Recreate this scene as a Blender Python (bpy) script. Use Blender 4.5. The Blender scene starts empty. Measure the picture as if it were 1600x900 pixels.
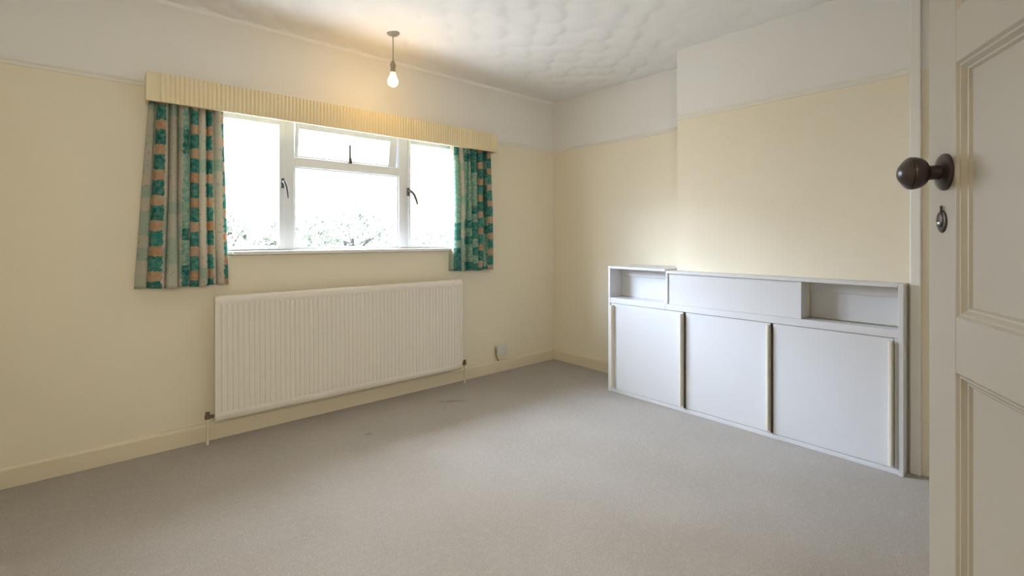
import bpy, bmesh, math, random
import numpy as np
from mathutils import Vector, Matrix

random.seed(7)
SC = bpy.context.scene
COL = SC.collection

# ------------------------------------------------------------------ camera, world, exposure
EYE = 1.12
cam_data = bpy.data.cameras.new('camera')
cam = bpy.data.objects.new('camera', cam_data)
COL.objects.link(cam)
cam.location = (0, 0, EYE)
cam.rotation_euler = (math.radians(90), 0, -math.atan2(755, 864) + 0.0)
cam.rotation_euler[2] = -(math.pi / 2 - math.atan2(864, 755))
cam_data.sensor_fit = 'HORIZONTAL'
cam_data.sensor_width = 36.0
cam_data.lens = 36.0 * 755.0 / 1600.0
cam_data.shift_y = -(450.0 - 372.0) / 1600.0
cam_data.clip_start = 0.02
SC.camera = cam

SC.view_settings.view_transform = 'Standard'
SC.view_settings.look = 'None'
SC.view_settings.gamma = 1.0
SC.view_settings.use_curve_mapping = False
SC.view_settings.exposure = 0.6

SKY = 26.0                    # zenith radiance
world = bpy.data.worlds.new('overcast_sky')
SC.world = world
world.use_nodes = True
wn = world.node_tree
# overcast sky: luminance rises steadily from the horizon to the zenith, all round
_tc = wn.nodes.new('ShaderNodeTexCoord'); _sp = wn.nodes.new('ShaderNodeSeparateXYZ')
_mr = wn.nodes.new('ShaderNodeMapRange')
_mr.inputs[1].default_value, _mr.inputs[2].default_value = 0.0, 1.0
_mr.inputs[3].default_value, _mr.inputs[4].default_value = SKY * 0.5, SKY
wn.links.new(_tc.outputs['Generated'], _sp.inputs[0]); wn.links.new(_sp.outputs['Z'], _mr.inputs[0])
wn.links.new(_mr.outputs[0], wn.nodes['Background'].inputs['Strength'])
wn.nodes['Background'].inputs['Color'].default_value = (0.80, 0.85, 1.0, 1)

BULB_POWER = 38.0            # emission strength of the bare bulb

# daylight enters through the window opening: sampling portal (gives off no light of its own)
pl = bpy.data.lights.new('window_portal', 'AREA')
pl.shape = 'RECTANGLE'
pl.size, pl.size_y = 2.0, 0.82
pl.cycles.is_portal = True
po = bpy.data.objects.new('window_portal', pl)
COL.objects.link(po)
po.location = (1.33, 3.30, 1.45)
po.rotation_euler = (math.radians(-90), 0, 0)

# sun behind thin cloud, high and to the left of the window: a wide soft disc
SUN = 18.0
sl = bpy.data.lights.new('hazy_sun', 'SUN')
sl.energy = SUN; sl.angle = math.radians(46); sl.color = (0.60, 0.74, 1.0)
sun = bpy.data.objects.new('hazy_sun', sl); COL.objects.link(sun)
_az, _el = math.radians(52), math.radians(32)          # azimuth measured from straight out of the window towards the left
_to = Vector((math.cos(_el)*math.sin(_az), -math.cos(_el)*math.cos(_az), -math.sin(_el)))
sun.rotation_euler = _to.to_track_quat('-Z', 'Y').to_euler()

# unseen fill light added behind the open doorway to lift the room
ll = bpy.data.lights.new('doorway_fill', 'POINT')
ll.energy = 33.0; ll.color = (1.0, 0.97, 0.84); ll.shadow_soft_size = 0.22
lo = bpy.data.objects.new('doorway_fill', ll); COL.objects.link(lo); lo.location = (-0.30, -0.72, 1.78)

# ------------------------------------------------------------------ materials
def new_mat(name):
    m = bpy.data.materials.new(name)
    m.use_nodes = True
    nt = m.node_tree
    return m, nt, nt.nodes['Principled BSDF']

def nd(nt, t, **kw):
    n = nt.nodes.new(t)
    for k, v in kw.items():
        setattr(n, k, v)
    return n

def math_node(nt, op, a, b=None, clamp=False):
    n = nd(nt, 'ShaderNodeMath', operation=op)
    n.use_clamp = clamp
    for i, v in enumerate((a, b)):
        if v is None: continue
        if isinstance(v, (int, float)): n.inputs[i].default_value = v
        else: nt.links.new(v, n.inputs[i])
    return n.outputs[0]

def mix_col(nt, fac, a, b):
    n = nd(nt, 'ShaderNodeMix', data_type='RGBA')
    for s, v in ((0, fac), (6, a), (7, b)):
        if isinstance(v, (int, float)): n.inputs[s].default_value = v
        elif isinstance(v, tuple): n.inputs[s].default_value = (*v, 1)
        else: nt.links.new(v, n.inputs[s])
    return n.outputs[2]

def paint(name, col, rough=0.5, var=0.03, scale=6.0, bump=0.02, bscale=180.0, spec=0.4, metallic=0.0):
    """Painted or plain surface: faint tonal variation and a fine relief."""
    m, nt, b = new_mat(name)
    tc = nd(nt, 'ShaderNodeTexCoord')
    n1 = nd(nt, 'ShaderNodeTexNoise'); n1.inputs['Scale'].default_value = scale; n1.inputs['Detail'].default_value = 3
    nt.links.new(tc.outputs['Object'], n1.inputs['Vector'])
    dark = tuple(c * (1 - var) for c in col); lite = tuple(min(1, c * (1 + var)) for c in col)
    nt.links.new(mix_col(nt, n1.outputs['Fac'], dark, lite), b.inputs['Base Color'])
    b.inputs['Roughness'].default_value = rough
    b.inputs['Specular IOR Level'].default_value = spec
    b.inputs['Metallic'].default_value = metallic
    if bump:
        n2 = nd(nt, 'ShaderNodeTexNoise'); n2.inputs['Scale'].default_value = bscale
        nt.links.new(tc.outputs['Object'], n2.inputs['Vector'])
        bp = nd(nt, 'ShaderNodeBump'); bp.inputs['Strength'].default_value = bump; bp.inputs['Distance'].default_value = 0.002
        nt.links.new(n2.outputs['Fac'], bp.inputs['Height'])
        nt.links.new(bp.outputs[0], b.inputs['Normal'])
    return m

CREAM = (0.87, 0.785, 0.615)
OFFWHITE = (0.86, 0.835, 0.79)
RAIL_Z = 1.915

def wall_paint():
    """cream below the picture rail, off-white above it (the paint changes at the rail)."""
    m, nt, b = new_mat('wall_paint')
    geo = nd(nt, 'ShaderNodeNewGeometry')
    sep = nd(nt, 'ShaderNodeSeparateXYZ'); nt.links.new(geo.outputs['Position'], sep.inputs[0])
    up = math_node(nt, 'GREATER_THAN', sep.outputs['Z'], RAIL_Z)
    n1 = nd(nt, 'ShaderNodeTexNoise'); n1.inputs['Scale'].default_value = 2.2; n1.inputs['Detail'].default_value = 4
    nt.links.new(geo.outputs['Position'], n1.inputs['Vector'])
    v = math_node(nt, 'MULTIPLY_ADD', n1.outputs['Fac'], 0.06); v.node.inputs[2].default_value = 0.97
    c = mix_col(nt, up, CREAM, OFFWHITE)
    mul = nd(nt, 'ShaderNodeVectorMath', operation='SCALE'); nt.links.new(c, mul.inputs[0]); nt.links.new(v, mul.inputs['Scale'])
    nt.links.new(mul.outputs[0], b.inputs['Base Color'])
    b.inputs['Roughness'].default_value = 0.75; b.inputs['Specular IOR Level'].default_value = 0.25
    n2 = nd(nt, 'ShaderNodeTexNoise'); n2.inputs['Scale'].default_value = 90
    nt.links.new(geo.outputs['Position'], n2.inputs['Vector'])
    bp = nd(nt, 'ShaderNodeBump'); bp.inputs['Strength'].default_value = 0.04; bp.inputs['Distance'].default_value = 0.003
    nt.links.new(n2.outputs['Fac'], bp.inputs['Height']); nt.links.new(bp.outputs[0], b.inputs['Normal'])
    return m

def carpet_mat():
    m, nt, b = new_mat('carpet')
    geo = nd(nt, 'ShaderNodeNewGeometry'); P = geo.outputs['Position']
    def noise(s, d=2.0):
        n = nd(nt, 'ShaderNodeTexNoise'); n.inputs['Scale'].default_value = s; n.inputs['Detail'].default_value = d
        nt.links.new(P, n.inputs['Vector']); return n.outputs['Fac']
    fine, mid, big = noise(160, 3), noise(38, 3), noise(2.6, 4)
    def ramp(x, lo, hi):
        r = nd(nt, 'ShaderNodeMapRange'); r.inputs[1].default_value = lo; r.inputs[2].default_value = hi
        nt.links.new(x, r.inputs[0]); return r.outputs[0]
    c = mix_col(nt, ramp(big, .35, .65), (0.44, 0.395, 0.345), (0.48, 0.435, 0.385))
    c = mix_col(nt, math_node(nt, 'MULTIPLY', ramp(fine, .35, .65), 0.55), c, (0.33, 0.29, 0.245))
    c = mix_col(nt, math_node(nt, 'MULTIPLY', ramp(mid, .5, .7), 0.22), c, (0.54, 0.495, 0.44))
    # two old stains in the pile by the radiator
    sep = nd(nt, 'ShaderNodeSeparateXYZ'); nt.links.new(P, sep.inputs[0])
    for (sx, sy, rx, ry, a, ang) in ((1.875, 2.765, .13, .03, .38, -0.55), (1.20, 2.62, .03, .022, .35, 0.0)):
        dx = math_node(nt, 'SUBTRACT', sep.outputs['X'], sx); dy = math_node(nt, 'SUBTRACT', sep.outputs['Y'], sy)
        ca, sa = math.cos(ang), math.sin(ang)
        u = math_node(nt, 'ADD', math_node(nt, 'MULTIPLY', dx, ca / rx), math_node(nt, 'MULTIPLY', dy, sa / rx))
        v = math_node(nt, 'ADD', math_node(nt, 'MULTIPLY', dx, -sa / ry), math_node(nt, 'MULTIPLY', dy, ca / ry))
        d = math_node(nt, 'SQRT', math_node(nt, 'ADD', math_node(nt, 'MULTIPLY', u, u), math_node(nt, 'MULTIPLY', v, v)))
        f = math_node(nt, 'MULTIPLY', math_node(nt, 'SUBTRACT', 1.0, d, clamp=True), a * 1.6, clamp=True)
        c = mix_col(nt, f, c, (0.16, 0.125, 0.09))
    nt.links.new(c, b.inputs['Base Color'])
    b.inputs['Roughness'].default_value = 1.0; b.inputs['Specular IOR Level'].default_value = 0.05
    b.inputs['Sheen Weight'].default_value = 0.15
    h = math_node(nt, 'ADD', fine, math_node(nt, 'MULTIPLY', mid, 1.5))
    bp = nd(nt, 'ShaderNodeBump'); bp.inputs['Strength'].default_value = 0.55; bp.inputs['Distance'].default_value = 0.006
    nt.links.new(h, bp.inputs['Height']); nt.links.new(bp.outputs[0], b.inputs['Normal'])
    return m

def curtain_mat(name, cols):
    """printed patchwork: columns of teal and apricot blocks beside pale columns with small sprigs."""
    m, nt, b = new_mat(name)
    uv = nd(nt, 'ShaderNodeUVMap'); uv.uv_map = 'UVMap'
    nz = nd(nt, 'ShaderNodeTexNoise'); nz.inputs['Scale'].default_value = 55; nz.inputs['Detail'].default_value = 2
    nt.links.new(uv.outputs[0], nz.inputs['Vector'])
    off = nd(nt, 'ShaderNodeVectorMath', operation='MULTIPLY_ADD')
    nt.links.new(nz.outputs['Color'], off.inputs[0]); off.inputs[1].default_value = (.022, .022, 0)
    nt.links.new(uv.outputs[0], off.inputs[2])
    sep = nd(nt, 'ShaderNodeSeparateXYZ'); nt.links.new(off.outputs[0], sep.inputs[0])
    ramp = nd(nt, 'ShaderNodeValToRGB'); cr = ramp.color_ramp; cr.interpolation = 'CONSTANT'
    for k, (pos, kind, sh) in enumerate(cols):
        e = cr.elements[k] if k < 2 else cr.elements.new(pos)
        e.position = pos; e.color = (kind, sh, 0, 1)
    nt.links.new(sep.outputs['X'], ramp.inputs[0])
    cs = nd(nt, 'ShaderNodeSeparateColor'); nt.links.new(ramp.outputs[0], cs.inputs[0])
    kindv, rv = cs.outputs[0], cs.outputs[1]
    V = math_node(nt, 'ADD', math_node(nt, 'DIVIDE', sep.outputs['Y'], 0.130), math_node(nt, 'MULTIPLY', rv, 7.0))
    par = math_node(nt, 'GREATER_THAN', math_node(nt, 'FRACT', V), 0.60)
    cell = nd(nt, 'ShaderNodeCombineXYZ'); nt.links.new(math_node(nt, 'FLOOR', math_node(nt, 'MULTIPLY', rv, 50.0)), cell.inputs[0]); nt.links.new(math_node(nt, 'FLOOR', math_node(nt, 'MULTIPLY', V, 2.0)), cell.inputs[1])
    wc = nd(nt, 'ShaderNodeTexWhiteNoise', noise_dimensions='2D'); nt.links.new(cell.outputs[0], wc.inputs['Vector'])
    wv = wc.outputs['Value']
    mo = nd(nt, 'ShaderNodeTexNoise'); mo.inputs['Scale'].default_value = 42; mo.inputs['Detail'].default_value = 3
    nt.links.new(uv.outputs[0], mo.inputs['Vector'])
    mot = nd(nt, 'ShaderNodeMapRange'); mot.inputs[1].default_value = .40; mot.inputs[2].default_value = .66
    nt.links.new(mo.outputs['Fac'], mot.inputs[0]); mot = mot.outputs[0]
    teal = mix_col(nt, wv, (0.015, 0.155, 0.135), (0.05, 0.27, 0.225))
    teal = mix_col(nt, math_node(nt, 'MULTIPLY', mot, 0.45), teal, (0.30, 0.47, 0.38))
    apri = mix_col(nt, wv, (0.50, 0.26, 0.13), (0.56, 0.39, 0.27))
    apri = mix_col(nt, math_node(nt, 'MULTIPLY', mot, 0.4), apri, (0.55, 0.52, 0.38))
    sat = mix_col(nt, par, teal, apri)
    mtl = mix_col(nt, math_node(nt, 'GREATER_THAN', wv, 0.45), teal, mix_col(nt, mot, (0.16, 0.38, 0.30), (0.45, 0.50, 0.38)))
    pale = mix_col(nt, wv, (0.52, 0.55, 0.44), (0.64, 0.56, 0.46))
    pale = mix_col(nt, math_node(nt, 'MULTIPLY', math_node(nt, 'LESS_THAN', wv, 0.3), 0.55), pale, (0.33, 0.47, 0.38))
    pale = mix_col(nt, math_node(nt, 'MULTIPLY', math_node(nt, 'GREATER_THAN', mot, 0.85), 0.45), pale, (0.20, 0.36, 0.29))
    mixed = math_node(nt, 'GREATER_THAN', kindv, 0.75)
    ispale = math_node(nt, 'LESS_THAN', kindv, 0.25)
    col = mix_col(nt, ispale, mix_col(nt, mixed, mtl, sat), pale)
    nt.links.new(col, b.inputs['Base Color'])
    b.inputs['Roughness'].default_value = 0.85; b.inputs['Specular IOR Level'].default_value = 0.15
    tr = nd(nt, 'ShaderNodeBsdfTranslucent'); nt.links.new(col, tr.inputs['Color'])
    mx = nd(nt, 'ShaderNodeMixShader'); mx.inputs[0].default_value = 0.22
    nt.links.new(b.outputs[0], mx.inputs[1]); nt.links.new(tr.outputs[0], mx.inputs[2])
    nt.links.new(mx.outputs[0], nt.nodes['Material Output'].inputs['Surface'])
    return m

def glass_mat():
    m, nt, b = new_mat('window_glass')
    nt.nodes.remove(b)
    fr = nd(nt, 'ShaderNodeFresnel'); fr.inputs['IOR'].default_value = 1.5
    t = nd(nt, 'ShaderNodeBsdfTransparent'); t.inputs['Color'].default_value = (.96, .985, .98, 1)
    g = nd(nt, 'ShaderNodeBsdfGlossy'); g.inputs['Roughness'].default_value = 0.02
    mx = nd(nt, 'ShaderNodeMixShader')
    gb = nd(nt, 'ShaderNodeNewGeometry')          # reflect at the entry face only: the ray is not bent, so the exit face must not reflect totally
    fac = math_node(nt, 'MULTIPLY', fr.outputs[0], math_node(nt, 'SUBTRACT', 1.0, gb.outputs['Backfacing']))
    nt.links.new(fac, mx.inputs[0]); nt.links.new(t.outputs[0], mx.inputs[1]); nt.links.new(g.outputs[0], mx.inputs[2])
    nt.links.new(mx.outputs[0], nt.nodes['Material Output'].inputs['Surface'])
    return m

def bulb_mat():
    m, nt, b = new_mat('lit_bulb')
    b.inputs['Base Color'].default_value = (1, .9, .7, 1)
    b.inputs['Emission Color'].default_value = (1.0, 0.605, 0.15, 1)
    b.inputs['Emission Strength'].default_value = BULB_POWER
    return m

M = dict(
    wall=wall_paint(), carpet=carpet_mat(),
    ceiling=paint('ceiling_plaster', (0.93, 0.915, 0.90), 0.8, 0.02, 3, 0.05, 60, 0.2),
    trim=paint('cream_gloss', (0.80, 0.70, 0.52), 0.4, 0.03),
    railwhite=paint('rail_paint', (0.84, 0.80, 0.71), 0.5, 0.03),
    door=paint('door_paint', (0.42, 0.375, 0.295), 0.45, 0.03, 4, 0.03, 60),
    cupboard=paint('cupboard_paint', (0.70, 0.685, 0.68), 0.35, 0.02, 4, 0.02, 40),
    strip=paint('handle_paint', (0.80, 0.74, 0.62), 0.4, 0.03),
    radiator=paint('radiator_enamel', (0.85, 0.79, 0.69), 0.32, 0.02),
    window=paint('window_gloss', (0.76, 0.78, 0.80), 0.3, 0.02),
    sill=paint('sill_gloss', (0.83, 0.80, 0.74), 0.35, 0.02),
    pelmet=paint('pelmet_paint', (0.82, 0.70, 0.46), 0.2, 0.03),
    glass=glass_mat(), bulb=bulb_mat(),
    curtain_l=curtain_mat('curtain_print_faded', ((0, 0, .1), (.135, 1, .23), (.205, 0, .31), (.30, 0, .62), (.42, 0, .83), (.50, .5, .77), (.53, 0, .45),
                                     (.615, 1, .52), (.665, 0, .93), (.775, 1, .37), (.875, 0, .71), (.965, 1, .15))), curtain_r=curtain_mat('curtain_print', ((0, 0, .9), (.055, .5, .2), (.12, 0, .4), (.24, 0, .55), (.30, .5, .6), (.47, .5, .12), (.56, 1, .81), (.74, .5, .43), (.90, 1, .28))),
    bakelite=paint('dark_bakelite', (0.030, 0.017, 0.015), 0.28, 0.25, 30, 0.05, 90, 0.5),
    bronze=paint('aged_bronze', (0.05, 0.04, 0.03), 0.42, 0.2, 60, 0.1, 90, 0.5, 0.7),
    steel=paint('bright_steel', (0.75, 0.75, 0.72), 0.25, 0.05, metallic=1.0),
    brass=paint('dull_brass', (0.22, 0.16, 0.10), 0.4, 0.2, 40, 0.05, 90, 0.5, 0.6),
    handle=paint('window_handle_metal', (0.10, 0.085, 0.065), 0.5, 0.1),
    plastic=paint('white_plastic', (0.74, 0.72, 0.66), 0.4, 0.02),
    fitting=paint('pendant_plastic', (0.34, 0.31, 0.26), 0.45, 0.05),
    holder=paint('lampholder_plastic', (0.33, 0.27, 0.19), 0.45, 0.05),
    cable=paint('tan_cable', (0.42, 0.27, 0.14), 0.5, 0.1),
    render=paint('outside_render', (0.75, 0.72, 0.66), 0.9, 0.05),
    lawn=paint('lawn_grass', (0.29, 0.28, 0.26), 1.0, 0.3, 8, 0.3, 40, 0.1),
    fence=paint('weathered_board', (0.55, 0.50, 0.43), 0.9, 0.15, 12, 0.1, 60, 0.1),
    leaf=paint('leaf_green', (0.055, 0.062, 0.045), 0.9, 0.7, 5, 0, spec=0.05),
    bark=paint('dark_bark', (0.03, 0.026, 0.026), 0.95, 0.3, 20, 0.3, 60, 0.02),
)

# ------------------------------------------------------------------ mesh helpers
class MB:
    def __init__(self): self.v = []; self.f = []
    def box(self, x0, x1, y0, y1, z0, z1, mat=None):
        i = len(self.v)
        pts = [(x, y, z) for z in (z0, z1) for (x, y) in ((x0, y0), (x1, y0), (x1, y1), (x0, y1))]
        if mat: pts = [tuple(mat @ Vector(p)) for p in pts]
        self.v += pts
        self.f += [tuple(i + k for k in q) for q in ((3,2,1,0),(4,5,6,7),(0,1,5,4),(1,2,6,5),(2,3,7,6),(3,0,4,7))]
        return self
    def lathe(self, prof, origin=(0,0,0), axis=(0,0,1), n=24, sx=1.0):
        """prof: list of (radius, height along axis); closed with end caps."""
        a = Vector(axis).normalized(); t = Vector((0,0,1)) if abs(a.z) < .9 else Vector((1,0,0))
        e1 = a.cross(t).normalized(); e2 = a.cross(e1)
        o = Vector(origin); i = len(self.v)
        for r, h in prof:
            for k in range(n):
                q = 2*math.pi*k/n
                self.v.append(tuple(o + a*h + e1*(r*sx*math.cos(q)) + e2*(r*math.sin(q))))
        for j in range(len(prof)-1):
            for k in range(n):
                k2 = (k+1) % n
                self.f.append((i+j*n+k, i+j*n+k2, i+(j+1)*n+k2, i+(j+1)*n+k))
        self.f.append(tuple(i+k for k in reversed(range(n))))
        self.f.append(tuple(i+(len(prof)-1)*n+k for k in range(n)))
        return self
    def tube(self, pts, r, n=10):
        pts = [Vector(p) for p in pts]; i = len(self.v)
        rs = r if isinstance(r, (list, tuple)) else [r]*len(pts)
        ref = None
        for j, p in enumerate(pts):
            d = (pts[min(j+1, len(pts)-1)] - pts[max(j-1, 0)]).normalized()
            if ref is None: ref = d.cross(Vector((0,0,1)) if abs(d.z) < .9 else Vector((1,0,0))).normalized()
            e1 = (ref - d*ref.dot(d)).normalized(); e2 = d.cross(e1); ref = e1
            for k in range(n):
                q = 2*math.pi*k/n
                self.v.append(tuple(p + e1*(rs[j]*math.cos(q)) + e2*(rs[j]*math.sin(q))))
        for j in range(len(pts)-1):
            for k in range(n):
                k2 = (k+1) % n
                self.f.append((i+j*n+k, i+j*n+k2, i+(j+1)*n+k2, i+(j+1)*n+k))
        self.f.append(tuple(i+k for k in reversed(range(n))))
        self.f.append(tuple(i+(len(pts)-1)*n+k for k in range(n)))
        return self
    def prism(self, poly, z0, z1, plane='xy'):
        """extrude a 2D polygon: plane 'xy' along z, 'yz' along x, 'xz' along y."""
        i = len(self.v); n = len(poly)
        def P(a, b, c): return (a, b, c) if plane == 'xy' else ((c, a, b) if plane == 'yz' else (a, c, b))
        self.v += [P(a, b, z0) for a, b in poly] + [P(a, b, z1) for a, b in poly]
        self.f += [tuple(i+k for k in reversed(range(n))), tuple(i+n+k for k in range(n))]
        self.f += [(i+k, i+(k+1) % n, i+n+(k+1) % n, i+n+k) for k in range(n)]
        return self
    def build(self, name, mat, parent=None, bevel=0.0, smooth=False, loc=None, seg=2):
        me = bpy.data.meshes.new(name)
        me.from_pydata(self.v, [], self.f)
        bm = bmesh.new(); bm.from_mesh(me)
        bmesh.ops.recalc_face_normals(bm, faces=bm.faces)
        bm.to_mesh(me); bm.free()
        me.materials.append(mat)
        o = bpy.data.objects.new(name, me)
        COL.objects.link(o)
        if parent: o.parent = parent
        if loc: o.location = loc
        if smooth:
            for p in me.polygons: p.use_smooth = True
            me.set_sharp_from_angle(angle=math.radians(38))
        if bevel:
            b = o.modifiers.new('bevel', 'BEVEL'); b.width = bevel; b.segments = seg; b.limit_method = 'ANGLE'
            b.angle_limit = math.radians(40)
        return o

def box(name, mat, x0, x1, y0, y1, z0, z1, parent=None, bevel=0.0):
    return MB().box(x0, x1, y0, y1, z0, z1).build(name, mat, parent, bevel)

def tag(o, label=None, cat=None, group=None, kind=None):
    for k, v in (('label', label), ('category', cat), ('group', group), ('kind', kind)):
        if v: o[k] = v
    return o

def empty(name, loc=(0,0,0), rz=0.0, label=None, cat=None, group=None, kind=None):
    o = bpy.data.objects.new(name, None); COL.objects.link(o)
    o.location = loc; o.rotation_euler = (0, 0, rz); o.empty_display_size = 0.1
    return tag(o, label, cat, group, kind)

def local(root, mb):          # vertices given in world space -> space of an unrotated root
    lx, ly, lz = root.location
    mb.v = [(x-lx, y-ly, z-lz) for x, y, z in mb.v]
    return mb

# ------------------------------------------------------------------ the room
YW, XA, XC, HC = 3.13, 3.25, 2.96, 2.39       # window wall, alcove wall, chimney breast, ceiling height
XL, YB = -0.55, -0.25                         # left wall, wall with the doorway
CH_Y0, CH_Y1 = 0.30, 1.708                    # chimney breast extent

tag(box('floor', M['carpet'], XL-.1, XA+.1, -1.6, YW+.1, -.05, 0), 'beige pile carpet across the whole room', kind='structure')

# window wall with its opening
WX0, WX1, WZ0, WZ1, YO = 0.34, 2.32, 1.02, 1.93, 3.40
w = MB()
w.box(XL-.1, WX0, YW, YO, -.05, 2.6).box(WX1, XA+.1, YW, YO, -.05, 2.6)
w.box(WX0, WX1, YW, YO, -.05, WZ0).box(WX0, WX1, YW, YO, WZ1, 2.6)
tag(w.build('wall_back', M['wall']), 'cream wall holding the window, off-white above the picture rail', kind='structure')
tag(box('wall_right', M['wall'], XA, XA+.1, -1.7, YW, -.05, 2.6), 'cream alcove wall on the right', kind='structure')
w = MB()          # with a shallow pocket behind the cupboard's right niche
NY0, NY1, NZ0, NZ1, NX = .517, .930, .685, .886, XC+.05
w.box(XC, XA, CH_Y0, CH_Y1, 0, NZ0).box(XC, XA, CH_Y0, CH_Y1, NZ1, HC+.02)
w.box(XC, XA, CH_Y0, NY0, NZ0, NZ1).box(XC, XA, NY1, CH_Y1, NZ0, NZ1).box(NX, XA, NY0, NY1, NZ0, NZ1)
tag(w.build('chimney_breast', M['wall']), 'plain cream chimney breast above the low cupboard', kind='structure')
tag(box('wall_left', M['wall'], XL-.1, XL, -1.7, YW, -.05, 2.6), 'left wall of the room, out of the picture', kind='structure')
w = MB()
w.box(XL, -.42, YB-.1, YB, 0, 2.6).box(.385, XA, YB-.1, YB, 0, 2.6).box(-.42, .385, YB-.1, YB, 1.99, 2.6)
tag(w.build('wall_front', M['wall']), 'wall with the doorway behind the camera', kind='structure')
w = MB()
w.box(XL, XA, -1.7, -1.6, 0, 2.6)
tag(w.build('wall_hall', M['wall']), 'landing wall behind the doorway', kind='structure')

# ceiling: textured plaster in overlapping fans, real relief
def ceiling():
    st = 0.0135
    xs = np.arange(XL-.02, XA+.06, st); ys = np.arange(-1.62, YW+.04, st)
    X, Y = np.meshgrid(xs, ys)
    H = np.zeros_like(X)
    rng = np.random.default_rng(5)
    sp = 0.215
    fans = []
    j = 0
    y = -1.8
    while y < YW+.3:
        x = XL-.3 + (sp*.5 if j % 2 else 0)
        while x < XA+.3:
            fans.append((x + rng.normal(0, .02), y + rng.normal(0, .012), rng.uniform(.135, .16), rng.normal(0, .3)))
            x += sp
        y += sp*.62; j += 1
    for k, (cx, cy, r, a) in enumerate(fans):          # each fan overlaps the row before it, like scales
        dx, dy = X-cx, Y-cy
        d = np.hypot(dx, dy)/r
        ang = np.arctan2(dy, dx)
        ux, uy = math.cos(-1.0+a), math.sin(-1.0+a)
        dome = .016*np.clip(1-d**3.2, 0, 1) + .013*(dx*ux + dy*uy)/r*np.clip(1-d**6, 0, 1) + .0003*np.sin(44*ang)*np.clip(d, 0, 1)
        H = np.where(d < 1, np.maximum(H, dome), H)
    for _ in range(2):                                 # brushed soft
        H[1:-1,1:-1] = .5*H[1:-1,1:-1] + .125*(H[:-2,1:-1]+H[2:,1:-1]+H[1:-1,:-2]+H[1:-1,2:])
    Z = HC - np.clip(H, -.004, .034)
    ny, nx = X.shape
    v = np.stack([X.ravel(), Y.ravel(), Z.ravel()], 1)
    idx = np.arange(nx*ny).reshape(ny, nx)
    f = np.stack([idx[:-1,:-1].ravel(), idx[1:,:-1].ravel(), idx[1:,1:].ravel(), idx[:-1,1:].ravel()], 1)
    me = bpy.data.meshes.new('ceiling')
    me.from_pydata(v.tolist(), [], f.tolist())
    me.polygons.foreach_set('use_smooth', [True]*len(me.polygons))
    me.materials.append(M['ceiling'])
    o = bpy.data.objects.new('ceiling', me); COL.objects.link(o)
    slab = box('ceiling_slab', M['ceiling'], XL-.1, XA+.1, -1.7, YO, HC+.02, HC+.12, o)
    return tag(o, 'off-white ceiling textured in overlapping plaster fans', kind='structure')
ceiling()

# picture rails, skirtings, trims
def rail_poly(t=.013, z=RAIL_Z+.006, h=.032):     # (depth from the wall, height)
    return [(0, z-h/2), (t*.45, z-h/2), (t*.5, z-h*.1), (t, z+h*.18), (t*.95, z+h*.42), (t*.4, z+h/2), (0, z+h/2)]
p = [(YW-d, z) for d, z in rail_poly()]
m_ = MB().prism(p, XL, .22, 'yz'); m_.prism(p, 2.47, XA, 'yz')
tag(m_.build('trim_1', M['railwhite']), 'picture rail on the window wall', kind='structure')
tag(MB().prism([(XA-d, z) for d, z in rail_poly()], CH_Y1, YW-.001, 'xz').build('trim_2', M['railwhite']), 'picture rail in the alcove', kind='structure')
tag(MB().prism([(XC-d, z) for d, z in rail_poly()], .486, CH_Y1, 'xz').build('trim_3', M['railwhite']), 'picture rail across the chimney breast', kind='structure')
tag(box('trim_4', M['sill'], XC-.022, XC, .446, .486, 0, HC, bevel=.004), 'upright cream casing between cupboard and open door', kind='structure')
tag(MB().prism([(YW, HC+.01), (YW-.030, HC+.01), (YW-.028, HC-.010), (YW-.012, HC-.018), (YW-.004, HC-.032), (YW, HC-.036)], XL, XA, 'yz').build('trim_5', M['ceiling']),
    'small plaster cove along the top of the window wall', kind='structure')
def skirt(d0, s):   # skirting profile
    return [(d0, 0), (d0-s*.016, 0), (d0-s*.016, .082), (d0-s*.010, .095), (d0, .098)]
tag(MB().prism(skirt(YW, 1), XL, XA, 'yz').build('baseboard_back', M['trim']), 'cream skirting board under the window', kind='structure')
tag(MB().prism(skirt(XA, 1), 2.215, YW-.016, 'xz').build('baseboard_right', M['trim']), 'cream skirting board in the alcove', kind='structure')
tag(MB().prism([(XL, 0), (XL+.016, 0), (XL+.016, .082), (XL+.01, .095), (XL, .098)], YB, YW-.016, 'xz').build('baseboard_left', M['trim']), 'skirting board on the left wall', kind='structure')

# ------------------------------------------------------------------ window
win = empty('window_1', (1.33, 3.24, WZ0), label='white casement window with a small top light, between the curtains', kind='structure')
FY0, FY1 = 3.205, 3.275
def wbox(name, x0, x1, z0, z1, y0=FY0, y1=FY1, mat='window', parent=win, bevel=.004):
    mb = local(win, MB().box(x0, x1, y0, y1, z0, z1))
    return mb.build(name, M[mat], parent, bevel)
wbox('head', WX0, WX1, 1.865, WZ1); wbox('bottom_rail', WX0, WX1, WZ0, 1.052)
wbox('jamb', WX0, WX0+.055, 1.052, 1.865); wbox('jamb', WX1-.055, WX1, 1.052, 1.865)
wbox('mullion', .912, .974, 1.052, 1.865); wbox('mullion', 1.702, 1.776, 1.052, 1.865)
wbox('transom', .974, 1.702, 1.572, 1.634)
sill = MB().box(WX0, WX1, YW-.002, 3.206, 1.022, 1.044)
sill.box(.612, 2.082, 3.098, YW-.002, 1.022, 1.044)
tag(local(win, sill).build('window_sill', M['sill'], win, .004), 'white painted sill board')
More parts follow.
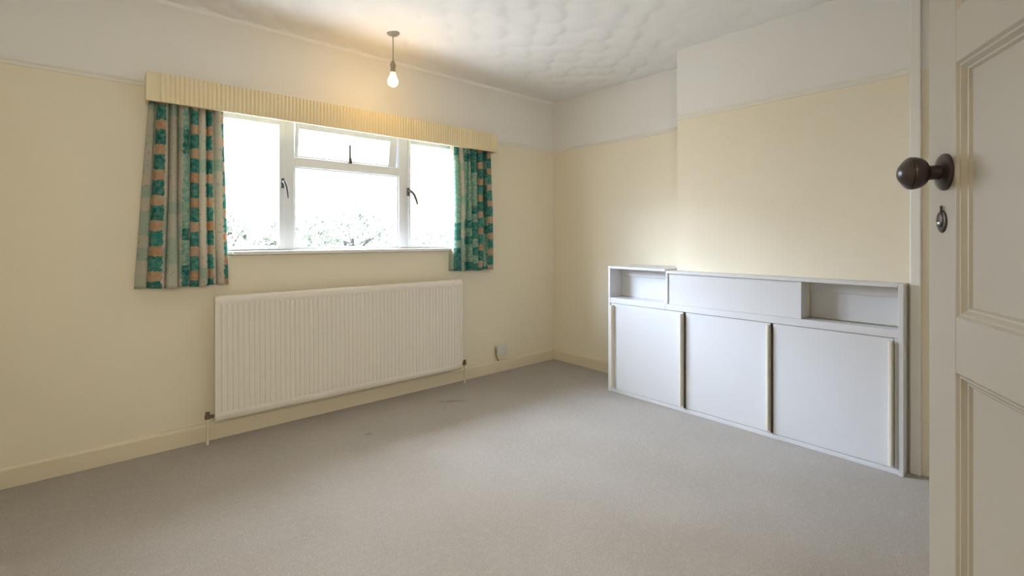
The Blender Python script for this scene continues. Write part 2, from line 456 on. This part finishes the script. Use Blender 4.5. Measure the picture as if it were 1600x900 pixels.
def ring(x0, x1, z0, z1, y0, y1, ws):
    """sash frame: ws = widths left, right, bottom, top"""
    l, r, b, t = ws
    mb = MB()
    mb.box(x0, x0+l, y0, y1, z0, z1).box(x1-r, x1, y0, y1, z0, z1)
    mb.box(x0+l, x1-r, y0, y1, z0, z0+b).box(x0+l, x1-r, y0, y1, z1-t, z1)
    return mb
SY0, SY1 = 3.193, 3.245
c = local(win, ring(WX0+.055, .914, 1.05, 1.868, SY0, SY1, (.045, .033, .022, .05))).build('casement', M['window'], win, .003)
wbox('pane', WX0+.1, .881, 1.072, 1.818, 3.224, 3.228, 'glass', c, 0)
c2 = local(win, ring(1.774, WX1-.055, 1.05, 1.868, SY0, SY1, (.020, .045, .022, .05))).build('casement', M['window'], win, .003)
wbox('pane', 1.794, WX1-.1, 1.072, 1.818, 3.224, 3.228, 'glass', c2, 0)
fx = local(win, ring(.974, 1.702, 1.052, 1.572, 3.215, 3.245, (.012, .012, .012, .008))).build('glazing_bead', M['window'], win, .002)
wbox('pane', .986, 1.69, 1.064, 1.564, 3.226, 3.230, 'glass', fx, 0)
# top light, hung at its head and pushed a little way open
rot = Matrix.Translation((0, 3.255, 1.862)) @ Matrix.Rotation(math.radians(9), 4, 'X') @ Matrix.Translation((0, -3.255, -1.862))
mb = ring(.982, 1.694, 1.634, 1.866, 3.20, 3.245, (.024, .062, .022, .042)); mb.v = [tuple(rot @ Vector(q)) for q in mb.v]
tl = local(win, mb).build('top_light', M['window'], win, .003)
mb = MB().box(1.006, 1.632, 3.22, 3.224, 1.656, 1.824); mb.v = [tuple(rot @ Vector(q)) for q in mb.v]
local(win, mb).build('pane', M['glass'], tl)
mb = MB().box(1.322, 1.344, 3.190, 3.206, 1.626, 1.664).box(1.330, 1.337, 3.196, 3.25, 1.655, 1.661).tube([(1.3335, 3.20, 1.655), (1.3335, 3.205, 1.70), (1.335, 3.205, 1.755)], .009, 8)
tag(local(win, mb).build('stay', M['handle'], tl), 'dark metal stay of the top light')
def casement_handle(x, s, par, th=1.0):
    mb = MB().box(x-.010, x+.010, 3.180, 3.194, 1.43, 1.49)
    mb.tube([(x, 3.178, 1.47), (x+s*.012, 3.165, 1.465), (x+s*.035, 3.155, 1.44), (x+s*.055, 3.15, 1.395), (x+s*.062, 3.148, 1.365)], [.007*th, .008*th, .0075*th, .007*th, .005*th], 8)
    tag(local(win, mb).build('handle', M['handle'], par, .002, True), 'dull metal handle')
casement_handle(.898, .35, c); casement_handle(1.768, .9, c2, 1.5)

# outside of the wall: sill, and an unseen overhang added to shade the near carpet
tag(box('shade_eaves', M['render'], XL-.6, XA+.6, YO, 3.87, 2.27, 2.43), 'unseen overhang added outside to shade the floor near the window', kind='structure')
box('outer_sill', M['render'], WX0-.05, WX1+.05, 3.275, 3.45, .98, 1.03, None)
bpy.data.objects['outer_sill']['kind'] = 'structure'; bpy.data.objects['outer_sill'].name = 'trim_6'

# ------------------------------------------------------------------ pelmet
pel = empty('pelmet', (1.346, YW, 1.81), label='long cream fluted pelmet box above the window', cat='pelmet')
PX0, PX1, PY, PZ0, PZ1 = .213, 2.482, 3.02, 1.812, 1.958
prof = [(PX0, PY+.016), (PX0, PY), (PX0+.055, PY)]
pitch = .0205
x = PX0+.055
while x < PX1-.055-pitch*.5:
    for k in range(1, 9):
        a = k/8
        prof.append((x+pitch*a, PY - .0048*math.sin(math.pi*a)**0.8 if k < 8 else PY))
    x += pitch
prof += [(PX1, PY), (PX1, PY+.016)]
local(pel, MB().prism(prof, PZ0, PZ1, 'xy')).build('fluted_front', M['pelmet'], pel, 0, True)
local(pel, MB().box(PX0, PX0+.014, PY+.016, YW, PZ0, PZ1)).build('side_return', M['pelmet'], pel, .002)
local(pel, MB().box(PX1-.014, PX1, PY+.016, YW, PZ0, PZ1)).build('side_return', M['pelmet'], pel, .002)
local(pel, MB().box(PX0+.014, PX1-.014, PY+.016, YW, PZ1-.016, PZ1-.003)).build('top_board', M['pelmet'], pel, .001)

# ------------------------------------------------------------------ curtains
def curtain(name, label, mat, xt0, xt1, xb0, xb1, z0, z1, folds, amp_t, amp_b, seed, ret, lining_side):
    """cloth hung in folds; ret = width of the outer edge turned back to the wall"""
    rng = random.Random(seed)
    N, R = 260, 44
    ph = [rng.uniform(-.5, .5) for _ in range(9)]
    wts = [rng.uniform(.55, 1.25) for _ in range(folds)]
    tot = sum(wts); cum = [0]
    for q in wts: cum.append(cum[-1]+q/tot)
    verts, uvs = [], []
    for r in range(R+1):
        t = r/R
        z = z1 + (z0-z1)*t
        x0 = xt0 + (xb0-xt0)*t; x1 = xt1 + (xb1-xt1)*t**.8
        amp = amp_t + (amp_b-amp_t)*t
        L = 0; prev = None
        for i in range(N+1):
            s = i/N
            k = max(j for j in range(folds) if cum[j] <= s+1e-9)
            f = (s-cum[k])/(cum[k+1]-cum[k])
            # broad rounded ridges towards the room, narrow deep creases between them
            ridge = math.sin(math.pi*f)**.9
            deep = .72+.28*math.sin(2.4*t+ph[k % 9]*6)
            a = amp*(.72+.4*wts[k])*deep
            xx = x0 + (x1-x0)*s - .30*a*math.sin(2*math.pi*f)*(.5+.5*t) + .010*t*math.sin(7*s+ph[0]*3)
            yy = 3.122 - 2*a*ridge + .004*math.sin(9*t+5*s+ph[1])
            yy = max(3.042, min(yy, 3.124))
            if ret and lining_side < 0 and s < .10:           # outer edge curls back
                g = 1-s/.10; yy = yy*(1-g)+(3.122)*g; xx = xx - 0.0*g
            if ret and lining_side > 0 and s > .92:
                g = (s-.92)/.08; yy = yy*(1-g)+(3.122)*g
            p = Vector((xx, yy, z + .004*math.sin(17*s+ph[2])*t))
            if prev is not None: L += (Vector((p.x, p.y, 0))-Vector((prev.x, prev.y, 0))).length
            prev = p
            verts.append(tuple(p)); uvs.append((L if r == 0 or True else 0, z))
    faces = []
    for r in range(R):
        for i in range(N):
            a = r*(N+1)+i
            faces.append((a, a+1, a+N+2, a+N+1))
    me = bpy.data.meshes.new(name); me.from_pydata(verts, [], faces)
    # cloth coordinate: use the bottom row's arc length so the print runs straight down the cloth
    bot = [uvs[R*(N+1)+i][0] for i in range(N+1)]
    uvl = me.uv_layers.new(name='UVMap')
    for lp in me.loops:
        vi = lp.vertex_index
        uvl.data[lp.index].uv = (bot[vi % (N+1)]/bot[-1], verts[vi][2])
    me.polygons.foreach_set('use_smooth', [True]*len(me.polygons))
    me.materials.append(mat)
    o = bpy.data.objects.new(name, me)
    COL.objects.link(o)
    so = o.modifiers.new('cloth', 'SOLIDIFY'); so.thickness = .0015
    return tag(o, label, 'curtain')
curtain('curtain', 'left curtain, faded teal and apricot patchwork print hanging in folds', M['curtain_l'],
        .231, .556, .180, .592, .862, 1.90, 8, .033, .040, 3, True, -1)
curtain('curtain', 'narrow right curtain, strong teal patchwork print with apricot blocks', M['curtain_r'],
        2.10, 2.470, 2.085, 2.484, .866, 1.90, 8, .030, .038, 11, True, 1)

# ------------------------------------------------------------------ radiator
rad = empty('radiator', (1.33, 3.06, .11), label='long cream panel radiator with vertical flutes under the window', cat='radiator')
RX0, RX1, RZ0, RZ1, RY = .511, 2.147, .118, .803, 3.030
# body: plain border around a fluted field
poly = [(RY+.012, RZ0), (RY+.002, RZ0+.012), (RY, RZ0+.03), (RY, RZ0+.045), (RY+.0045, RZ0+.052), (RY+.0045, RZ1-.052), (RY, RZ1-.045),
        (RY, RZ1-.022), (RY+.004, RZ1-.007), (RY+.014, RZ1), (RY+.034, RZ1), (RY+.044, RZ1-.010), (RY+.046, RZ1-.03), (RY+.046, RZ0+.01), (RY+.04, RZ0)]
body = local(rad, MB().prism(poly, RX0, RX1, 'yz')).build('panel', M['radiator'], rad, .006, True)
fl = MB()
n = 58
px = (RX1-RX0-.05)/n
prof = [(RX0+.025, RY+.005)]
for k in range(n):
    a = RX0+.025+px*k
    prof += [(a+px*.22, RY+.005), (a+px*.34, RY+.0005), (a+px*.86, RY+.0005), (a+px*.98, RY+.005)]
prof += [(RX1-.025, RY+.005), (RX1-.025, RY+.012), (RX0+.025, RY+.012)]
local(rad, fl.prism(prof, RZ0+.05, RZ1-.05, 'xy')).build('flutes', M['radiator'], rad)
for xx in (RX0+.012, RX1-.012):
    local(rad, MB().box(xx-.012, xx+.012, RY+.0005, RY+.02, RZ0+.045, RZ1-.045)).build('side_band', M['radiator'], rad, .003)
for xx in (.70, 1.95):
    local(rad, MB().box(xx-.02, xx+.02, RY+.046, YW-.002, .25, .70)).build('bracket', M['radiator'], rad)
def valve(x, s):
    mb = MB().lathe([(.008, -.012), (.013, -.010), (.013, .012), (.009, .014), (.009, .017), (.011, .018), (.011, .026), (.006, .028)], (x, 3.056, .15), (0, 0, 1), 16)
    mb.lathe([(.008, 0), (.012, .002), (.012, .014), (.009, .016), (.009, .036)], (x, 3.056, .15), (-s, 0, 0), 14)
    vv = local(rad, mb).build('valve', M['brass'], rad, 0, True)
    tag(vv, 'dull brass valve')
    tag(local(rad, MB().tube([(x, 3.056, .14), (x, 3.056, .02), (x, 3.056, 0.0)], .0075, 12)).build('pipe', M['trim'], rad, 0, True), 'cream painted supply pipe')
valve(.480, -1); valve(2.185, 1)

# ------------------------------------------------------------------ socket box by the corner
so = empty('wall_socket', (2.60, YW, .17), label='white surface socket box low on the wall near the corner', cat='socket')
local(so, MB().box(2.545, 2.650, 3.092, YW, .135, .222)).build('back_box', M['plastic'], so, .005)
local(so, MB().box(2.550, 2.645, 3.086, 3.092, .140, .217)).build('face_plate', M['plastic'], so, .002)
tag(local(so, MB().tube([(2.541, 3.112, .205), (2.540, 3.110, .165), (2.543, 3.108, .135), (2.556, 3.106, .112), (2.566, 3.107, .099)], .0065, 8)).build('cable', M['cable'], so, 0, True), 'tan cable along the side of the box down to the skirting')

# ------------------------------------------------------------------ pendant light
BX, BY = 1.396, 2.704
pen = empty('pendant_light', (BX, BY, HC), label='bare glowing bulb on a short cord from the ceiling', cat='light')
rz = HC-.002
local(pen, MB().lathe([(.038, rz), (.041, rz-.006), (.040, rz-.016), (.030, rz-.026), (.012, rz-.033), (.005, rz-.036)], (BX, BY, 0), (0, 0, 1), 28)).build('ceiling_rose', M['fitting'], pen, 0, True)
local(pen, MB().tube([(BX, BY, rz-.03), (BX+.001, BY, 2.29), (BX, BY, 2.195)], .0034, 8)).build('cord', M['fitting'], pen, 0, True)
hd = local(pen, MB().lathe([(.005, 2.205), (.009, 2.20), (.014, 2.186), (.0165, 2.180), (.0165, 2.168), (.0145, 2.166), (.0145, 2.140), (.016, 2.139), (.016, 2.132), (.010, 2.130)], (BX, BY, 0), (0, 0, 1), 24)).build('lampholder', M['holder'], pen, 0, True)
bp_ = []
for k in range(15):          # classic bulb outline
    a = math.pi*k/14
    bp_.append((max(.0005, .031*math.sin(a)**.95), 2.078 - .031*math.cos(a) if a < math.pi*.55 else 0))
prof = [(.0008, 2.045)] + [(.031*math.sin(math.pi*k/16), 2.076-.031*math.cos(math.pi*k/16)) for k in range(1, 10)] + [(.026, 2.094), (.020, 2.108), (.0145, 2.120), (.0125, 2.132)]
tag(local(pen, MB().lathe(prof, (BX, BY, 0), (0, 0, 1), 28)).build('bulb', M['bulb'], pen, 0, True), 'lit warm bulb')

# ------------------------------------------------------------------ low built-in cupboard
cup = empty('cupboard', (2.92, 1.35, 0), label='low white built-in cupboard with three doors and two open niches', cat='cupboard')
CXF = 2.875
def cb(name, x0, x1, y0, y1, z0, z1, mat='cupboard', bevel=.0025, parent=cup, label=None):
    o = local(cup, MB().box(x0, x1, y0, y1, z0, z1)).build(name, M[mat], parent, bevel)
    if label: o['label'] = label
    return o
cb('end_panel', CXF-.008, XC, .497, .517, 0, .905)
cb('side_panel', CXF-.003, XA, 2.194, 2.212, 0, .897)
cb('top_board', CXF-.008, XC, .517, 1.738, .886, .905)
cb('top_board', CXF-.006, XA, 1.742, 2.212, .897, .914)
cb('middle_rail', CXF-.002, 2.985, .517, 1.742, .645, .685, bevel=.002)
cb('middle_rail', CXF-.002, 3.05, 1.742, 2.194, .645, .685, bevel=.002)
cb('plinth', CXF+.002, CXF+.02, .517, 2.194, 0, .024)
cb('divider', CXF-.002, XC, .930, .948, .685, .886)
cb('divider', CXF-.002, 3.010, 1.726, 1.742, .685, .897)
cb('front_panel', CXF+.006, CXF+.018, .948, 1.726, .685, .886)
cb('niche_back', NX-.006, NX, .519, .929, .686, .885)
cb('batten', NX-.016, NX-.006, .519, .929, .828, .885)
cb('niche_back', 3.010, 3.022, 1.742, 2.194, .685, .897)
cb('batten', 2.998, 3.010, 1.742, 2.194, .838, .897)
cb('frame_post', CXF, CXF+.02, .517, .533, .024, .645)
def cdoor(y0, y1, strips, x=0):
    d = cb('door', CXF+.002+x, CXF+.016+x, y0, y1, .026, .642)
    for s0, s1 in strips:
        local(cup, MB().prism([(CXF+.002+x, s0), (CXF-.024+x, s0), (CXF-.028+x, s0+.003), (CXF-.028+x, s1-.003), (CXF-.025+x, s1), (CXF+.002+x, s1)], .040, .632, 'xy')).build('handle', M['strip'], d, .001)
    return d
cdoor(1.618, 2.19, ((1.618, 1.632), (2.164, 2.178)))
cdoor(1.090, 1.602, ((1.090, 1.104),), .004)
cdoor(.535, 1.074, ((.537, .552),))

# ------------------------------------------------------------------ the open door
door = empty('door_1', (.376, -.215, .008), math.radians(28.5), 'cream painted door of wide panels standing open on the right', None, None, 'structure')
DW, DT = .762, .035
SW = .088
pz = [(.080, .455), (.535, .912), (.995, 1.372), (1.449, 1.826)]
DH = 1.94
def db(name, x0, x1, y0, y1, z0, z1, bevel=.0025):
    return MB().box(x0, x1, y0, y1, z0, z1).build(name, M['door'], door, bevel)
db('stile', DW-SW, DW, -DT, 0, 0, DH); db('stile', 0, SW, -DT, 0, 0, DH)
edges = [0] + [v for pr in pz for v in pr] + [DH]
for k in range(0, len(edges), 2):
    db('rail', SW, DW-SW, -DT, 0, edges[k], edges[k+1], .0012)
for z0, z1 in pz:
    db('panel', SW-.004, DW-SW+.004, -DT+.010, -.013, z0-.004, z1+.004, 0)
    mb = MB()
    x0, x1 = SW, DW-SW
    rings = [(0, -.0005), (.003, -.0035), (.006, -.0035), (.011, -.009), (.0135, -.0095), (.017, -.0132)]
    base = len(mb.v)
    for ins, dep in rings:
        mb.v += [(x0+ins, dep, z0+ins), (x1-ins, dep, z0+ins), (x1-ins, dep, z1-ins), (x0+ins, dep, z1-ins)]
    for r in range(len(rings)-1):
        for q in range(4):
            a, b_ = r*4+q, r*4+(q+1) % 4
            mb.f.append((a, b_, b_+4, a+4))
    # close the back of the moulding so it is a solid strip
    mb.v += [(x0, -.014, z0), (x1, -.014, z0), (x1, -.014, z1), (x0, -.014, z1)]
    nb = len(rings)*4
    for q in range(4):
        a, b_ = q, (q+1) % 4
        mb.f.append((a, nb+a, nb+b_, b_))
        la = (len(rings)-1)*4
        mb.f.append((la+a, la+b_, nb+b_, nb+a))
    mb.build('moulding', M['door'], door)
# knob set
kx, kz = DW-.0556, 1.222-.008
ro = MB().lathe([(.0285, 0), (.0285, .003), (.026, .0055), (.020, .007), (.0125, .008)], (kx, 0, kz), (0, 1, 0), 40).build('knob_rose', M['bakelite'], door, 0, True)
tag(ro, 'dark brown round rose')
kn = MB().lathe([(.0115, .006), (.0118, .009), (.0112, .019), (.0125, .0225), (.0190, .026), (.0232, .0315), (.0252, .038), (.0257, .0430), (.0254, .0452), (.0240, .0457), (.0240, .0467), (.0246, .0472),
                 (.0225, .0500), (.0185, .0535), (.0150, .0562), (.0110, .0588), (.0060, .0606), (.0008, .0611)], (kx, 0, kz), (0, 1, 0), 44).build('knob', M['bakelite'], door, 0, True)
tag(kn, 'dark brown turned door knob')
ex, ez = DW-.0474, 1.146-.008
es = MB().lathe([(.0175, 0), (.0175, .0015), (.0155, .0028), (.012, .003)], (ex, 0, ez), (0, 1, 0), 32, .88).build('escutcheon', M['bronze'], door, 0, True)
tag(es, 'oval dark keyhole plate')
MB().lathe([(.0115, .003), (.0112, .0045), (.009, .0052), (.0006, .0054)], (ex, 0, ez+.002), (0, 1, 0), 24, .88).build('keyhole_cover', M['bronze'], es, 0, True)
MB().box(ex-.0042, ex-.0022, .001, .0045, ez+.010, ez+.0245).build('cover_pivot', M['bronze'], es, .0006)
tag(MB().box(ex-.0038, ex+.0038, .0050, .0062, ez-.0045, ez-.0005).build('keyhole', M['steel'], es, .0008), 'bright glint of metal in the keyhole')
# jambs of the doorway
tag(box('trim_7', M['trim'], .372, .386, YB-.1, YB+.012, 0, 1.99), 'door jamb beside the hinges', kind='structure')
tag(box('trim_8', M['trim'], -.42, -.405, YB-.1, YB+.012, 0, 1.99), 'door jamb on the lock side', kind='structure')

# ------------------------------------------------------------------ the garden beyond the glass (blown out by the daylight)
tag(box('ground', M['lawn'], -30, 40, YO+.05, 60, -.65, -.5), 'pale ground outside the window', kind='structure')
fr = empty('garden_fence', (2, 11, -.5), label='pale close-boarded garden fence seen through the window', cat='fence')
bd = None
for k in range(84):
    x = -9 + k*.26
    if bd is None:
        bd = MB().box(0, .24, -.012, .012, 0, 1.62).build('board', M['fence'], fr)
        o = bd
    else:
        o = bd.copy(); COL.objects.link(o); o.parent = fr
    o.location = (x-2, random.uniform(-.008, .008), random.uniform(-.02, .02))
def shrub(x, y, h, r, label, seed, cat='shrub', nl=900):
    rng = random.Random(seed)
    root = empty('garden_'+cat, (x, y, -.5), label=label, cat=cat)
    mb = MB()
    mb.tube([(0, 0, 0), (.03, .02, h*.35), (-.02, .03, h*.7)], [.06, .045, .02], 8)
    for k in range(26):
        a = rng.uniform(0, 6.28); z0 = rng.uniform(.25, .65)*h
        l = rng.uniform(.5, 1.0)*r
        p0 = Vector((0, .01, z0)); p2 = Vector((l*math.cos(a), l*math.sin(a), z0+rng.uniform(.1, .45)*h*.6))
        pm = (p0+p2)/2 + Vector((rng.uniform(-.06, .06), rng.uniform(-.06, .06), .05))
        mb.tube([p0, pm, p2], [.022, .014, .006], 5)
    mb.build('branches', M['bark'], root)
    lf = MB()
    for k in range(nl):
        a, b = rng.uniform(0, 6.28), math.acos(rng.uniform(-1, 1))
        q = rng.uniform(.35, 1)**.5
        c = Vector((r*q*math.sin(b)*math.cos(a), r*q*math.sin(b)*math.sin(a), h*.66 + h*.36*q*math.cos(b)))
        s = rng.uniform(.035, .075)
        e1 = Vector((rng.gauss(0, 1), rng.gauss(0, 1), rng.gauss(0, 1))).normalized(); e2 = e1.orthogonal().normalized()
        i = len(lf.v)
        lf.v += [tuple(c-e1*s), tuple(c+e2*s*.5), tuple(c+e1*s), tuple(c-e2*s*.5)]; lf.f.append((i, i+1, i+2, i+3))
    o = lf.build('foliage', M['leaf'], root); o['kind'] = 'stuff'
shrub(2.6, 8.2, 2.0, .7, 'loose garden shrub showing at the left of the big pane', 1)
shrub(4.0, 9.4, 2.3, .9, 'taller garden shrub in the middle of the big pane', 2)
shrub(1.5, 8.0, 2.0, .5, 'thin garden shrub seen through the left casement', 3, nl=500)
shrub(6.3, 9.8, 1.9, .8, 'low garden shrub seen through the right casement', 4)
